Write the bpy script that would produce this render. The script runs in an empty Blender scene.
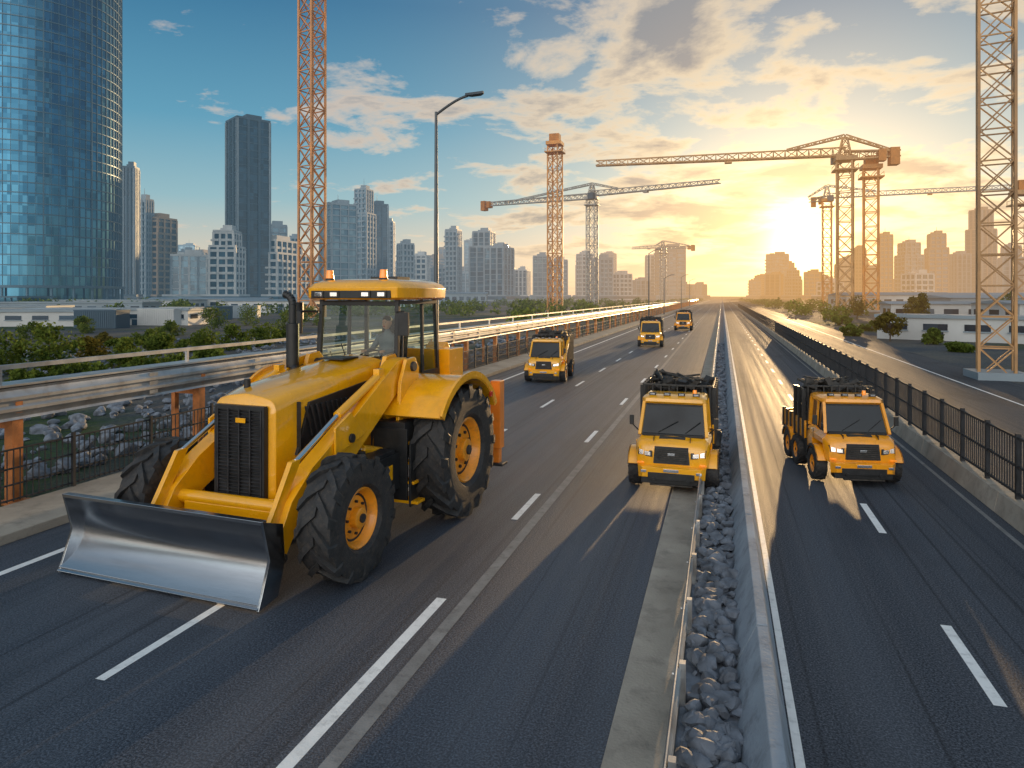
import bpy, math, random
import numpy as np
from mathutils import Vector, Matrix
random.seed(7); rng=np.random.default_rng(7)
D=bpy.data; SC=bpy.context.scene
SC.view_settings.view_transform='Standard'; SC.view_settings.look='None'; SC.view_settings.exposure=0
TH=math.atan(0.3); CT,ST=math.cos(TH),math.sin(TH); H=4.0
FW=Vector((-ST,CT,0)); RT=Vector((CT,ST,0))
def at(s,d,z=0.0):
    p=FW*d+RT*(d*s/700.0); return Vector((p.x,p.y,z))
def hg(rise,d): return H+rise*d/700.0
SUN_AZ=math.radians(5.8); SUN_EL=math.radians(4.2)
SV=Vector((math.sin(SUN_AZ)*math.cos(SUN_EL),math.cos(SUN_AZ)*math.cos(SUN_EL),math.sin(SUN_EL)))

# ---------------- node helpers
def N(nt,t,**k):
    n=nt.nodes.new(t)
    for a,b in k.items(): setattr(n,a,b)
    return n
def L(nt,a,b): nt.links.new(a,b)
def M(nt,op,a,b=None,clamp=False):
    n=nt.nodes.new('ShaderNodeMath'); n.operation=op; n.use_clamp=clamp
    for i,v in enumerate((a,b)):
        if v is None: continue
        if isinstance(v,(int,float)): n.inputs[i].default_value=v
        else: nt.links.new(v,n.inputs[i])
    return n.outputs[0]
def MIX(nt,f,a,b,mode='MIX'):
    n=nt.nodes.new('ShaderNodeMix'); n.data_type='RGBA'; n.blend_type=mode
    for i,v in ((0,f),(6,a),(7,b)):
        if isinstance(v,(int,float)): n.inputs[i].default_value=v
        elif isinstance(v,tuple): n.inputs[i].default_value=(*v,1) if len(v)==3 else v
        else: nt.links.new(v,n.inputs[i])
    return n.outputs[2]
def RAMP(nt,f,stops):
    n=nt.nodes.new('ShaderNodeValToRGB'); e=n.color_ramp.elements
    while len(e)<len(stops): e.new(0.5)
    for el,(p,c) in zip(e,stops):
        el.position=p; el.color=(c,c,c,1) if isinstance(c,(int,float)) else (*c,1)
    nt.links.new(f,n.inputs[0]); return n.outputs[0]

# haze painted into materials as emission, by world position; golden towards the sun
hz=D.node_groups.new('painted_haze','ShaderNodeTree')
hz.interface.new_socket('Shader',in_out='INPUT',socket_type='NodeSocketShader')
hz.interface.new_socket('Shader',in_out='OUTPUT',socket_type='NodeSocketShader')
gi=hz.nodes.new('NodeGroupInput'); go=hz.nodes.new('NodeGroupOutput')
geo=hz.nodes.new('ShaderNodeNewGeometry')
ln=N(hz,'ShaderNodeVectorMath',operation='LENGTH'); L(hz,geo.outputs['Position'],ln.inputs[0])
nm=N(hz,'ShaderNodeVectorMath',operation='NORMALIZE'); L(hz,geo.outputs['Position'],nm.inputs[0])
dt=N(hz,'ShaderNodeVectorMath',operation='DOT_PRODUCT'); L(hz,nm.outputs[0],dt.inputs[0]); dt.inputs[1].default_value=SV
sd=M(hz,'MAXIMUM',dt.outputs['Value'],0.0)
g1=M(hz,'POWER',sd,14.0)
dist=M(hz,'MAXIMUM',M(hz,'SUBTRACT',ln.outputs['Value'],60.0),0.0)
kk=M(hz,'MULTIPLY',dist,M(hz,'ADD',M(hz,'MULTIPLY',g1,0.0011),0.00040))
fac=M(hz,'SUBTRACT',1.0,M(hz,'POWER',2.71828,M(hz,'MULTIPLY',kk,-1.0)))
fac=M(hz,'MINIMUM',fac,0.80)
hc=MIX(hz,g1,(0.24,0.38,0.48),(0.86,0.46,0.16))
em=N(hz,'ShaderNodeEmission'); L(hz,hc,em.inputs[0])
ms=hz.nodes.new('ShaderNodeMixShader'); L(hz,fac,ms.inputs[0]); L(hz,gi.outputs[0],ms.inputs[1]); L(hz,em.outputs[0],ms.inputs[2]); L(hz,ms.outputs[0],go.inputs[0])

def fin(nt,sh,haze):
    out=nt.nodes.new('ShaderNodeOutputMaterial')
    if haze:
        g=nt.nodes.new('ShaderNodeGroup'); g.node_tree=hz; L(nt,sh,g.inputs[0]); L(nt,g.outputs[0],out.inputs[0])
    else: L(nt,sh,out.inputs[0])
def mat(name,col,rough=.5,metal=0,var=.25,scale=3,haze=True,bump=0,bscale=40,coat=0,obj=False,emit=None,dirt=None,rvar=.1,stretch=None,spec=.5):
    m=D.materials.new(name); m.use_nodes=True; nt=m.node_tree; nt.nodes.clear()
    b=nt.nodes.new('ShaderNodeBsdfPrincipled'); b.inputs['Specular IOR Level'].default_value=spec
    if obj: src=nt.nodes.new('ShaderNodeTexCoord').outputs['Object']
    else: src=nt.nodes.new('ShaderNodeNewGeometry').outputs['Position']
    if stretch:
        mp=N(nt,'ShaderNodeMapping'); mp.inputs['Scale'].default_value=stretch; L(nt,src,mp.inputs[0]); src=mp.outputs[0]
    n=N(nt,'ShaderNodeTexNoise'); n.inputs['Scale'].default_value=scale; n.inputs['Detail'].default_value=5; L(nt,src,n.inputs['Vector'])
    f=RAMP(nt,n.outputs[0],[(.3,0.0),(.7,1.0)])
    c=MIX(nt,f,tuple(x*(1-var) for x in col),tuple(min(1,x*(1+var)) for x in col))
    if dirt:
        n2=N(nt,'ShaderNodeTexNoise'); n2.inputs['Scale'].default_value=scale*2.3; n2.inputs['Detail'].default_value=8; n2.inputs['Roughness'].default_value=.7; L(nt,src,n2.inputs['Vector'])
        df=RAMP(nt,n2.outputs[0],[(.5,0.0),(.78,dirt[1])])
        c=MIX(nt,df,c,dirt[0])
    L(nt,c,b.inputs['Base Color'])
    rr=M(nt,'ADD',M(nt,'MULTIPLY',n.outputs[0],rvar*2),rough-rvar); L(nt,rr,b.inputs['Roughness'])
    b.inputs['Metallic'].default_value=metal
    if coat: b.inputs['Coat Weight'].default_value=coat; b.inputs['Coat Roughness'].default_value=.05
    if emit: b.inputs['Emission Color'].default_value=(*emit[0],1); b.inputs['Emission Strength'].default_value=emit[1]
    if bump:
        n3=N(nt,'ShaderNodeTexNoise'); n3.inputs['Scale'].default_value=bscale; n3.inputs['Detail'].default_value=4; L(nt,src,n3.inputs['Vector'])
        bp=N(nt,'ShaderNodeBump'); bp.inputs['Strength'].default_value=bump; bp.inputs['Distance'].default_value=.02
        L(nt,n3.outputs[0],bp.inputs['Height']); L(nt,bp.outputs[0],b.inputs['Normal'])
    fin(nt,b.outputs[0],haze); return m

YEL=mat('yellow_paint',(.95,.43,.004),.26,0,.05,1.5,False,coat=1,obj=True,dirt=((.26,.13,.03),.35))
RIM=mat('rim_paint',(.90,.32,.012),.36,0,.1,2,False,coat=.4,obj=True,dirt=((.12,.07,.035),.7))
ORG=mat('orange_paint',(.80,.22,.02),.4,0,.12,2,False,coat=.4,obj=True,dirt=((.12,.06,.03),.4))
BLK=mat('black_plastic',(.016,.017,.019),.42,0,.3,6,False,obj=True,dirt=((.07,.06,.05),.35))
RUB=mat('rubber',(.024,.024,.026),.66,0,.4,7,False,bump=.3,bscale=60,obj=True,dirt=((.12,.09,.065),.6))
STL=mat('blade_steel',(.44,.46,.49),.20,1,.14,1.0,False,bump=.02,bscale=20,obj=True,dirt=((.24,.23,.23),.3),stretch=(.4,2,4),rvar=.08)
SLV=mat('chrome_rod',(.7,.7,.7),.18,1,.05,5,False,obj=True)
DRK=mat('dark_metal',(.05,.05,.055),.5,.6,.3,5,False,obj=True)
LMP=mat('headlamp',(.75,.76,.78),.12,.85,.1,15,False,obj=True,coat=1)
BCN=mat('beacon',(.9,.25,.01),.15,0,.05,5,False,obj=True,coat=1,emit=((1,.3,.02),.4))
RED=mat('red_lens',(.5,.02,.01),.2,0,.05,5,False,obj=True)
SEAT=mat('seat_fabric',(.03,.03,.035),.8,0,.2,8,False,obj=True)
CHR=mat('load_scrap',(.055,.048,.042),.7,.3,.6,9,False,obj=True)
DGL=mat('dark_window',(.008,.012,.017),.05,0,.2,2,False,obj=True)
def glassm():
    m=D.materials.new('cab_glass'); m.use_nodes=True; nt=m.node_tree; nt.nodes.clear()
    t=N(nt,'ShaderNodeBsdfTransparent'); t.inputs[0].default_value=(.76,.86,.84,1)
    g=N(nt,'ShaderNodeBsdfGlossy'); g.inputs['Roughness'].default_value=.03
    fr=N(nt,'ShaderNodeFresnel'); fr.inputs[0].default_value=1.5
    s=nt.nodes.new('ShaderNodeMixShader'); L(nt,fr.outputs[0],s.inputs[0]); L(nt,t.outputs[0],s.inputs[1]); L(nt,g.outputs[0],s.inputs[2]); fin(nt,s.outputs[0],False); return m
GLS=glassm()

# ---------------- mesh builder
class MB:
    def __init__(s): s.v=[];s.f=[];s.m=[]
    def add(s,vs,fs,m=0):
        o=len(s.v); s.v.extend([tuple(v) for v in vs]); s.f.extend([tuple(i+o for i in f) for f in fs]); s.m.extend([m]*len(fs))
    def box(s,c,d,m=0,R=None):
        hx,hy,hz_=d[0]/2,d[1]/2,d[2]/2
        vs=[Vector((x*hx,y*hy,z*hz_)) for z in(-1,1) for y in(-1,1) for x in(-1,1)]
        if R is not None: vs=[R@v for v in vs]
        c=Vector(c); s.add([v+c for v in vs],[(0,2,3,1),(4,5,7,6),(0,1,5,4),(2,6,7,3),(0,4,6,2),(1,3,7,5)],m)
    def bb(s,x0,x1,y0,y1,z0,z1,m=0): s.box(((x0+x1)/2,(y0+y1)/2,(z0+z1)/2),(abs(x1-x0),abs(y1-y0),abs(z1-z0)),m)
    def hexa(s,vs,m=0): s.add(vs,[(0,3,2,1),(4,5,6,7),(0,1,5,4),(1,2,6,5),(2,3,7,6),(3,0,4,7)],m)
    def beam(s,a,b,w,h=None,m=0):
        a,b=Vector(a),Vector(b); h=h or w; d=b-a
        if d.length<1e-6: return
        z=d.normalized(); up=Vector((0,0,1)) if abs(z.z)<.95 else Vector((0,1,0))
        x=z.cross(up).normalized()*(w/2); y=x.cross(z).normalized()*(h/2)
        s.hexa([a-x-y,a+x-y,a+x+y,a-x+y,b-x-y,b+x-y,b+x+y,b-x+y],m)
    def cyl(s,a,b,r,r2=None,n=16,m=0,cap=True):
        a,b=Vector(a),Vector(b); r2=r if r2 is None else r2; z=(b-a).normalized(); up=Vector((0,0,1)) if abs(z.z)<.95 else Vector((0,1,0))
        x=z.cross(up).normalized(); y=z.cross(x)
        vs=[a+(x*math.cos(t)+y*math.sin(t))*r for t in [2*math.pi*i/n for i in range(n)]]+[b+(x*math.cos(t)+y*math.sin(t))*r2 for t in [2*math.pi*i/n for i in range(n)]]
        fs=[(i,(i+1)%n,n+(i+1)%n,n+i) for i in range(n)]
        if cap: fs+=[tuple(range(n))[::-1],tuple(range(n,2*n))]
        s.add(vs,fs,m)
    def prism(s,yz,x0,x1,m=0):
        n=len(yz); vs=[(x0,y,z) for y,z in yz]+[(x1,y,z) for y,z in yz]
        s.add(vs,[(i,(i+1)%n,n+(i+1)%n,n+i) for i in range(n)]+[tuple(range(n))[::-1],tuple(range(n,2*n))],m)
    def strip(s,yz,x0,x1,t,m=0):
        n=len(yz); off=[]
        for i in range(n):
            a=yz[max(0,i-1)]; b=yz[min(n-1,i+1)]; dy,dz=b[0]-a[0],b[1]-a[1]; l=math.hypot(dy,dz); off.append((yz[i][0]-dz/l*t,yz[i][1]+dy/l*t))
        ring=list(yz)+off[::-1]; k=len(ring)
        vs=[(x0,y,z) for y,z in ring]+[(x1,y,z) for y,z in ring]
        fs=[(i,(i+1)%k,k+(i+1)%k,k+i) for i in range(k)]
        for i in range(n-1):
            fs.append((i,i+1,k-2-i,k-1-i)); fs.append((k+i+1,k+i,k+k-1-i,k+k-2-i))
        s.add(vs,fs,m)
    def lathe(s,prof,n=32,m=0):
        vs=[];fs=[];k=len(prof)
        for i in range(n):
            t=2*math.pi*i/n
            for x,r in prof: vs.append((x,r*math.cos(t),r*math.sin(t)))
        for i in range(n):
            j=(i+1)%n
            for q in range(k-1): fs.append((i*k+q,i*k+q+1,j*k+q+1,j*k+q))
        s.add(vs,fs,m)
    def loft(s,rings,m=0,cap=True):
        n=len(rings[0]); vs=[p for r in rings for p in r]; fs=[]
        for k in range(len(rings)-1):
            for i in range(n): j=(i+1)%n; fs.append((k*n+i,k*n+j,(k+1)*n+j,(k+1)*n+i))
        if cap: fs+=[tuple(range(n))[::-1],tuple(range((len(rings)-1)*n,len(rings)*n))]
        s.add(vs,fs,m)
    def mesh(s,name,mats,smooth=35):
        me=D.meshes.new(name); me.from_pydata(s.v,[],s.f); me.update()
        for m in mats: me.materials.append(m)
        me.polygons.foreach_set('material_index',s.m)
        if smooth:
            me.polygons.foreach_set('use_smooth',[True]*len(s.f)); me.set_sharp_from_angle(angle=math.radians(smooth))
        return me
    def obj(s,name,mats,parent=None,bevel=0,smooth=35,loc=None,rotz=0):
        o=D.objects.new(name,s.mesh(name,mats,smooth)); SC.collection.objects.link(o)
        if parent: o.parent=parent
        if loc is not None: o.location=loc
        o.rotation_euler[2]=rotz
        if bevel:
            b=o.modifiers.new('bevel','BEVEL'); b.width=bevel; b.segments=2; b.limit_method='ANGLE'; b.angle_limit=math.radians(40); b.harden_normals=True
        return o
def empty(name,loc,rotz=0,sc=1):
    o=D.objects.new(name,None); SC.collection.objects.link(o); o.location=loc; o.rotation_euler[2]=rotz; o.scale=(sc,)*3; return o

# ---------------- wheels
def wheel_mesh(r,w,rr,nl,lh,name):
    b=MB(); h=w/2
    side=[(h*.72,rr),(h*.95,rr+.12*(r-rr)),(h*1.02,rr+.5*(r-rr)),(h*.95,r-.16*(r-rr)),(h*.8,r-lh),(h*.35,r-lh*.75)]
    b.lathe(side+[(-x,q) for x,q in side[::-1]],40,0)
    for i in range(nl):
        for sgn in(-1,1):
            a0=2*math.pi*(i+(.5 if sgn<0 else 0))/nl; st=2*math.pi/nl*.85; da=2*math.pi/nl*.21
            def P(x,a,q): return (sgn*x,q*math.cos(a),q*math.sin(a))
            pts=[(-.03,a0,r-lh*.3,da),(h*.5,a0+st*.5,r-.004,da),(h*.93,a0+st,r-.012,da*1.05),(h*1.06,a0+st*1.12,r-.30*(r-rr),da*1.05)]
            for (x0,A0,R0,d0),(x1,A1,R1,d1) in zip(pts[:-1],pts[1:]):
                dn=lh*1.6
                v=[P(x0,A0-d0,R0-dn),P(x1 if x1<h else x1-.03,A1-d1,R1-dn),P(x1 if x1<h else x1-.03,A1+d1,R1-dn),P(x0,A0+d0,R0-dn),P(x0,A0-d0*.75,R0),P(x1,A1-d1*.75,R1),P(x1,A1+d1*.75,R1),P(x0,A0+d0*.75,R0)]
                b.hexa(v,0)
    for sg in(-1,1):
        pr=[(h*.74,rr*1.02),(h*.80,rr*.97),(h*.7,rr*.9),(h*.45,rr*.84),(h*.30,rr*.78),(h*.38,rr*.6),(h*.42,rr*.45),(h*.42,rr*.36),(h*.75,rr*.34),(h*.8,rr*.26),(h*.8,0.001)]
        b.lathe([(sg*x,q) for x,q in pr],32,1)
        b.lathe([(sg*h*.33,rr*.80),(sg*h*.33,rr*.70),(sg*h*.345,rr*.70)],32,2)
        for i in range(8):
            t=2*math.pi*i/8; c=(0,rr*.53*math.cos(t),rr*.53*math.sin(t))
            b.cyl((sg*h*.36,c[1],c[2]),(sg*h*.52,c[1],c[2]),rr*.05,n=6,m=2)
        b.cyl((sg*h*.76,0,0),(sg*h*.9,0,0),rr*.15,n=12,m=2)
    return b.mesh(name,[RUB,RIM,DRK],32)
WF=wheel_mesh(.88,.56,.42,14,.085,'front_wheel'); WR=wheel_mesh(1.20,.66,.58,16,.10,'rear_wheel'); WT=wheel_mesh(.37,.26,.2,14,.03,'truck_wheel')
def put_wheel(name,me,parent,loc,rot=0):
    o=D.objects.new(name,me); SC.collection.objects.link(o); o.parent=parent; o.location=loc; o.rotation_euler=(random.random()*6,0,rot); return o

# ---------------- backhoe loader tractor
def tractor():
    T=empty('backhoe_loader_tractor',(-6.55,12.15,0),math.radians(-4.2)); FA=-3.2
    for sx in(-1,1):
        put_wheel('front_wheel_'+'lr'[sx>0],WF,T,(sx*(1.72 if sx>0 else 1.52),FA,.88)); put_wheel('rear_wheel_'+'lr'[sx>0],WR,T,(sx*1.86,0,1.20))
    b=MB() # chassis
    b.bb(-.42,.42,-3.2,1.6,.72,1.2,0); b.bb(-.3,.3,-3.1,-.6,1.2,1.5,0)
    b.cyl((-1.4,FA,.87),(1.5,FA,.87),.11,n=14); b.box((0,FA,.87),(1.3,.28,.26)); b.cyl((-1.6,0,1.19),(1.6,0,1.19),.2,n=16); b.box((0,0,1.15),(1.3,.6,.6))
    b.bb(-1.1,1.1,-.95,1.2,1.15,1.62,0)
    b.obj('chassis',[DRK],T,.015)
    # hood
    def ring(y,hw,z0,z1,r=.16):
        pts=[(-hw,y,z0),(hw,y,z0),(hw*1.0,y,z1-r*1.5)]
        for k in range(1,6):
            a=math.pi/2*k/6; pts.append((hw-r+r*math.cos(a),y,z1-r*1.5+r*1.2*math.sin(a)))
        pts.append((hw*.55,y,z1-.02)); pts.append((0,y,z1+.02)); pts.append((-hw*.55,y,z1-.02))
        for k in range(5,0,-1):
            a=math.pi/2*k/6; pts.append((-hw+r-r*math.cos(a),y,z1-r*1.5+r*1.2*math.sin(a)))
        pts.append((-hw,y,z1-r*1.5)); return pts
    b=MB(); b.loft([ring(-3.36,.50,1.0,2.44),ring(-3.32,.56,.98,2.53),ring(-2.9,.60,1.0,2.63),ring(-1.8,.64,1.12,2.76),ring(-.5,.68,1.2,2.90)])
    b.bb(-.5,.5,-3.55,-3.2,.72,1.0); b.bb(-.80,.80,-3.70,-3.45,.72,.98)
    b.obj('engine_hood',[YEL],T,.012,50)
    b=MB() # grille
    b.bb(-.44,.44,-3.42,-3.36,1.06,2.36,0)
    for i in range(23): b.box((0,-3.435,1.12+i*.053),(.80,.03,.018),1,Matrix.Rotation(.5,3,'X'))
    for x in(-.4,-.2,0,.2,.4): b.bb(x-.012,x+.012,-3.465,-3.42,1.08,2.34,1)
    b.bb(-.45,.45,-3.455,-3.37,2.32,2.39,0); b.bb(-.05,.13,-3.475,-3.46,2.14,2.21,2); b.bb(-.45,.45,-3.45,-3.38,1.02,1.09,0)
    for sx in(-1,1): b.bb(sx*.46,sx*.42,-3.46,-3.37,1.04,2.37,0)
    for sx in(-1,1): # side vents, seams
        b.hexa([(sx*.58,-2.95,1.6),(sx*.66,-1.15,1.9),(sx*.66,-1.1,2.52),(sx*.58,-2.65,2.36),(sx*.645,-2.95,1.6),(sx*.695,-1.15,1.9),(sx*.695,-1.1,2.52),(sx*.645,-2.65,2.36)],0)
        for k in range(12):
            y=-2.7+k*.13; b.box((sx*(.672+.002*k),y,2.08),(.03,.03,.5),1,Matrix.Rotation(.35,3,'X'))
        b.bb(sx*.60,sx*.672,-2.905,-2.89,1.05,2.4,0)
    b.cyl((-.25,-3.0,2.55),(-.25,-3.0,2.72),.05,m=0); b.box((0,-.95,2.885),(.5,.5,.03),0)
    b.obj('grille',[BLK,DRK,YEL],T,.004)
    # loader arms
    b=MB()
    for sx in(-1,1):
        x0,x1=sx*.92,sx*1.18
        b.prism([(-.40,2.66),(-.6,2.90),(-.9,2.86),(-2.35,2.04),(-3.3,1.54),(-3.75,1.17),(-4.08,.62),(-4.08,.42),(-3.95,.36),(-3.65,.76),(-3.15,1.04),(-2.2,1.48),(-.8,2.38)],x0,x1)
        b.prism([(-1.1,1.2),(-.45,1.2),(-.25,2.75),(-.45,2.95),(-.75,2.92),(-.95,2.5)],sx*.78,sx*.87); b.prism([(-1.1,1.2),(-.45,1.2),(-.3,2.7),(-.45,2.9),(-.75,2.88),(-.95,2.5)],sx*1.21,sx*1.28)
        b.prism([(-2.0,1.80),(-2.4,2.2),(-2.8,2.02),(-2.8,1.6)],sx*1.185,sx*1.23)
        b.cyl((sx*.65,-.55,2.74),(sx*1.33,-.55,2.74),.09,m=1); b.cyl((sx*.85,-4.0,.5),(sx*1.27,-4.0,.5),.06,m=1); b.cyl((sx*.88,-2.4,1.8),(sx*1.27,-2.4,1.8),.07,m=1)
        b.cyl((sx*1.04,-.95,1.25),(sx*1.04,-1.85,1.5),.085,m=0); b.cyl((sx*1.04,-1.85,1.5),(sx*1.04,-2.35,1.64),.045,m=2)
        b.cyl((sx*1.04,-1.35,2.62),(sx*1.04,-2.5,2.15),.07,m=0); b.cyl((sx*1.04,-2.5,2.15),(sx*1.04,-3.5,1.66),.04,m=2); b.box((sx*1.04,-1.3,2.68),(.12,.16,.16),0)
        b.prism([(-3.4,1.70),(-3.62,1.68),(-4.07,.95),(-4.06,.80),(-3.96,.82)],sx*1.0,sx*1.08)
        for k in range(3):
            pr=None
            for t in range(13):
                u=t/12; p=Vector((sx*(.89-.02*k),-.6-2.4*u,2.72-1.15*u+.14*math.sin(u*9+k)-.1*k))
                if pr is not None: b.cyl(pr,p,.018,n=6,m=3,cap=False)
                pr=p
    b.cyl((-1.1,-3.6,1.02),(1.1,-3.6,1.02),.10); b.bb(-1.0,1.0,-4.0,-3.9,.5,.74,0)
    b.obj('loader_arms',[YEL,DRK,SLV,BLK],T,.014)
    # blade
    b=MB(); x0,x1=-2.26,1.30; zs=[.07+1.04*k/14 for k in range(15)]
    prof=[(-4.22-(.25*((z-.64)/.52)**2),z) for z in zs]
    b.strip(prof,x0,x1,.045,0)
    b.strip([(-4.56,.03),(-4.47,.09),(-4.40,.17)],x0-.01,x1+.01,.03,0)
    b.bb(x0,x1,-4.50,-4.40,1.09,1.14,0)
    for x in(x0,x1):
        b.prism([(-4.57,.03),(-4.50,.2),(-4.36,.6),(-4.50,1.14),(-4.1,1.0),(-4.06,.5),(-4.2,.08)],x-.02,x+.02,0)
    for k in range(5):
        x=x0+.45+k*(x1-x0-.9)/4; b.prism([(-4.17,.3),(-4.17,.9),(-4.10,.8),(-4.08,.35)],x-.04,x+.04,1)
    b.bb(x0+.2,x1-.2,-4.155,-4.09,.5,.64,1)
    b.obj('dozer_blade',[STL,YEL],T,.006,50)
    # cab frame
    b=MB(); X=.86;Y0,Y1=-.42,1.3;ZT=3.95
    b.bb(-X,X,Y0,Y1,1.3,1.9,1)
    P=.075
    def col(a,c,w=P,m=1): b.beam(a,c,w,w,m)
    for sx in(-1,1):
        col((sx*X,Y0,1.85),(sx*(X-.03),Y0+.12,ZT)); col((sx*X,Y1,1.85),(sx*(X-.05),Y1-.08,ZT)); col((sx*X,.62,1.85),(sx*(X-.03),.62,ZT),.06)
        col((sx*X,.62,2.5),(sx*X,Y1,2.5),.05); col((sx*(X-.02),Y0+.1,3.88),(sx*(X-.02),Y1-.1,3.88),.07)
        b.bb(sx*(X-.02),sx*(X+.02),.66,Y1-.03,1.9,2.48,1)
        b.beam((sx*(X+.05),.5,2.3),(sx*(X+.05),.5,2.6),.03,.03,1)
        b.cyl((sx*(X+.09),-.36,2.0),(sx*(X+.07),-.28,3.5),.018,n=8,m=1)
    col((-X,Y0,1.95),(X,Y0,1.95),.09); col((-X,Y0+.12,3.86),(X,Y0+.12,3.86),.08); col((-X,Y1-.05,2.3),(X,Y1-.05,2.3),.06)
    def rr(z,e): 
        x,y0,y1,c=X+.1+e,Y0-.12-e,Y1+.1+e,.16
        return [(-x+c,y0,z),(x-c,y0,z),(x-c*.3,y0+c*.3,z),(x,y0+c,z),(x,y1-c,z),(x-c*.3,y1-c*.3,z),(x-c,y1,z),(-x+c,y1,z),(-x+c*.3,y1-c*.3,z),(-x,y1-c,z),(-x,y0+c,z),(-x+c*.3,y0+c*.3,z)]
    b.loft([rr(3.93,0),rr(3.97,.05),rr(4.15,.06),rr(4.23,.0),rr(4.29,-.12),rr(4.33,-.45)],0)
    b.bb(-.86,.86,Y0-.195,Y0-.15,3.96,4.1,1)
    for x in(-.68,-.34,.34,.68): b.box((x,Y0-.21,4.03),(.15,.04,.08),2); b.box((x,Y0-.19,4.03),(.22,.05,.13),1)
    for x in(-.75,.45):
        b.cyl((x,Y0+.25,4.2),(x,Y0+.25,4.34),.09,m=1); b.cyl((x,Y0+.25,4.34),(x,Y0+.25,4.50),.08,.065,m=3)
    b.box((.2,.5,4.34),(.6,.5,.08),1)
    for sx in(-1,1):
        b.cyl((sx*.86,-.38,3.7),(sx*1.15,-.62,3.72),.018,n=8,m=1); b.cyl((sx*1.15,-.62,3.72),(sx*1.15,-.62,3.4),.018,n=8,m=1); b.box((sx*1.15,-.64,3.5),(.2,.06,.42),1)
    b.beam((.1,Y0-.02,2.02),(-.35,Y0+.05,3.1),.02,.02,1); b.beam((-.2,Y0-.02,2.02),(-.6,Y0+.05,2.95),.015,.015,1)
    b.bb(-.3,.3,Y0+.05,Y0+.3,1.9,2.55,1); b.cyl((.03,-.15,2.45),(.03,.02,2.8),.03,m=1)
    for k in range(20):
        a,c=2*math.pi*k/20,2*math.pi*(k+1)/20; f=lambda t:Vector((.03+.24*math.cos(t),.03+.2*math.sin(t)*.8,2.83+.24*math.sin(t)*.45))
        b.cyl(f(a),f(c),.018,n=6,m=1,cap=False)
    b.box((.03,.65,2.45),(.6,.6,.16),4); b.box((.03,.93,2.92),(.55,.14,.85),4,Matrix.Rotation(-.12,3,'X')); b.box((.03,.65,2.15),(.4,.4,.5),1); b.box((.03,1.0,3.42),(.3,.1,.2),4)
    for x in(-.32,.38): b.box((x,.65,2.72),(.1,.45,.08),4)
    for x in(-.5,-.42): b.cyl((x,.1,1.9),(x,.05,2.6),.015,n=6,m=1); b.cyl((x,.05,2.6),(x,.05,2.66),.03,n=8,m=1)
    b.obj('cab',[YEL,BLK,LMP,BCN,SEAT],T,.01)
    b=MB()
    b.add([(-X+.04,Y0,1.98),(X-.04,Y0,1.98),(X-.06,Y0+.12,3.84),(-X+.06,Y0+.12,3.84)],[(0,1,2,3)])
    for sx in(-1,1):
        b.add([(sx*X,Y0+.05,1.9),(sx*X,.6,1.9),(sx*(X-.02),.6,3.85),(sx*(X-.02),Y0+.16,3.85)],[(0,1,2,3)])
        b.add([(sx*X,.65,2.52),(sx*X,Y1-.04,2.52),(sx*(X-.03),Y1-.1,3.85),(sx*(X-.02),.65,3.85)],[(0,1,2,3)])
    b.add([(-X+.04,Y1-.04,2.33),(X-.04,Y1-.04,2.33),(X-.06,Y1-.1,3.85),(-X+.06,Y1-.1,3.85)],[(0,1,2,3)])
    b.obj('cab_glazing',[GLS],T,0,0)
    # fenders, steps, tank
    b=MB()
    for sx in(-1,1):
        def arc(R,a0=34,a1=150,n=16): return [(-R*math.cos(a),1.19+R*math.sin(a)) for a in [math.radians(a0+i*((a1-a0)/n)) for i in range(n+1)]]
        b.strip(arc(1.36),sx*1.0,sx*2.18,-.05,0)
        b.strip(arc(1.34),sx*2.14,sx*2.19,.09,0)
        b.prism(arc(1.34)+[(1.0,1.62),(-.6,1.62)],sx*.90,sx*1.02,0)
        b.bb(sx*.70,sx*1.42,-2.25,-1.25,.75,1.35,1); b.bb(sx*.72,sx*1.40,-2.15,-1.35,1.35,1.42,1); b.cyl((sx*1.15,-2.0,1.4),(sx*1.15,-2.0,1.5),.07,m=1)
        b.bb(sx*.9,sx*1.50,-1.22,-.85,1.3,1.85,1); b.bb(sx*.9,sx*1.56,-1.25,-1.2,.55,1.75,1)
        for k,z in enumerate((.5,.82,1.14,1.46)): b.bb(sx*1.0,sx*(1.76-.08*k),-1.25+.03*k,-.98,z,z+.05,2)
        b.bb(sx*1.60,sx*1.64,-1.26,-.95,.45,1.5,1)
        b.bb(sx*1.423,sx*1.44,-2.0,-1.5,.95,1.2,2)
        b.box((sx*2.20,.9,2.1),(.03,.12,.1),3)
    b.obj('fenders_and_steps',[YEL,BLK,YEL,RED],T,.012)
    b=MB(); e=(-.90,-1.1)
    b.cyl((-.6,-1.3,2.5),(e[0],e[1],2.75),.07,m=1); b.cyl((e[0],e[1],2.7),(e[0],e[1],3.5),.115,n=20); b.cyl((e[0],e[1],3.5),(e[0],e[1],3.85),.07,n=16)
    pr=Vector((e[0],e[1],3.85))
    for k in range(1,7):
        a=math.pi/2*k/6; p=Vector((e[0]-.18+.18*math.cos(a),e[1],3.85+.18*math.sin(a))); b.cyl(pr,p,.07,n=14,cap=k==6); pr=p
    b.cyl((-1.28,-.5,3.55),(-1.28,-.5,3.88),.13,n=18); b.cyl((-.86,-.4,3.7),(-1.28,-.5,3.7),.02,n=8)
    b.obj('exhaust_stack',[BLK,DRK],T,.008)
    # backhoe at the rear
    b=MB()
    b.bb(-1.0,1.0,1.55,1.8,.8,1.6,0); b.bb(-.85,.85,1.36,1.5,1.5,2.2,1)
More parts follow.
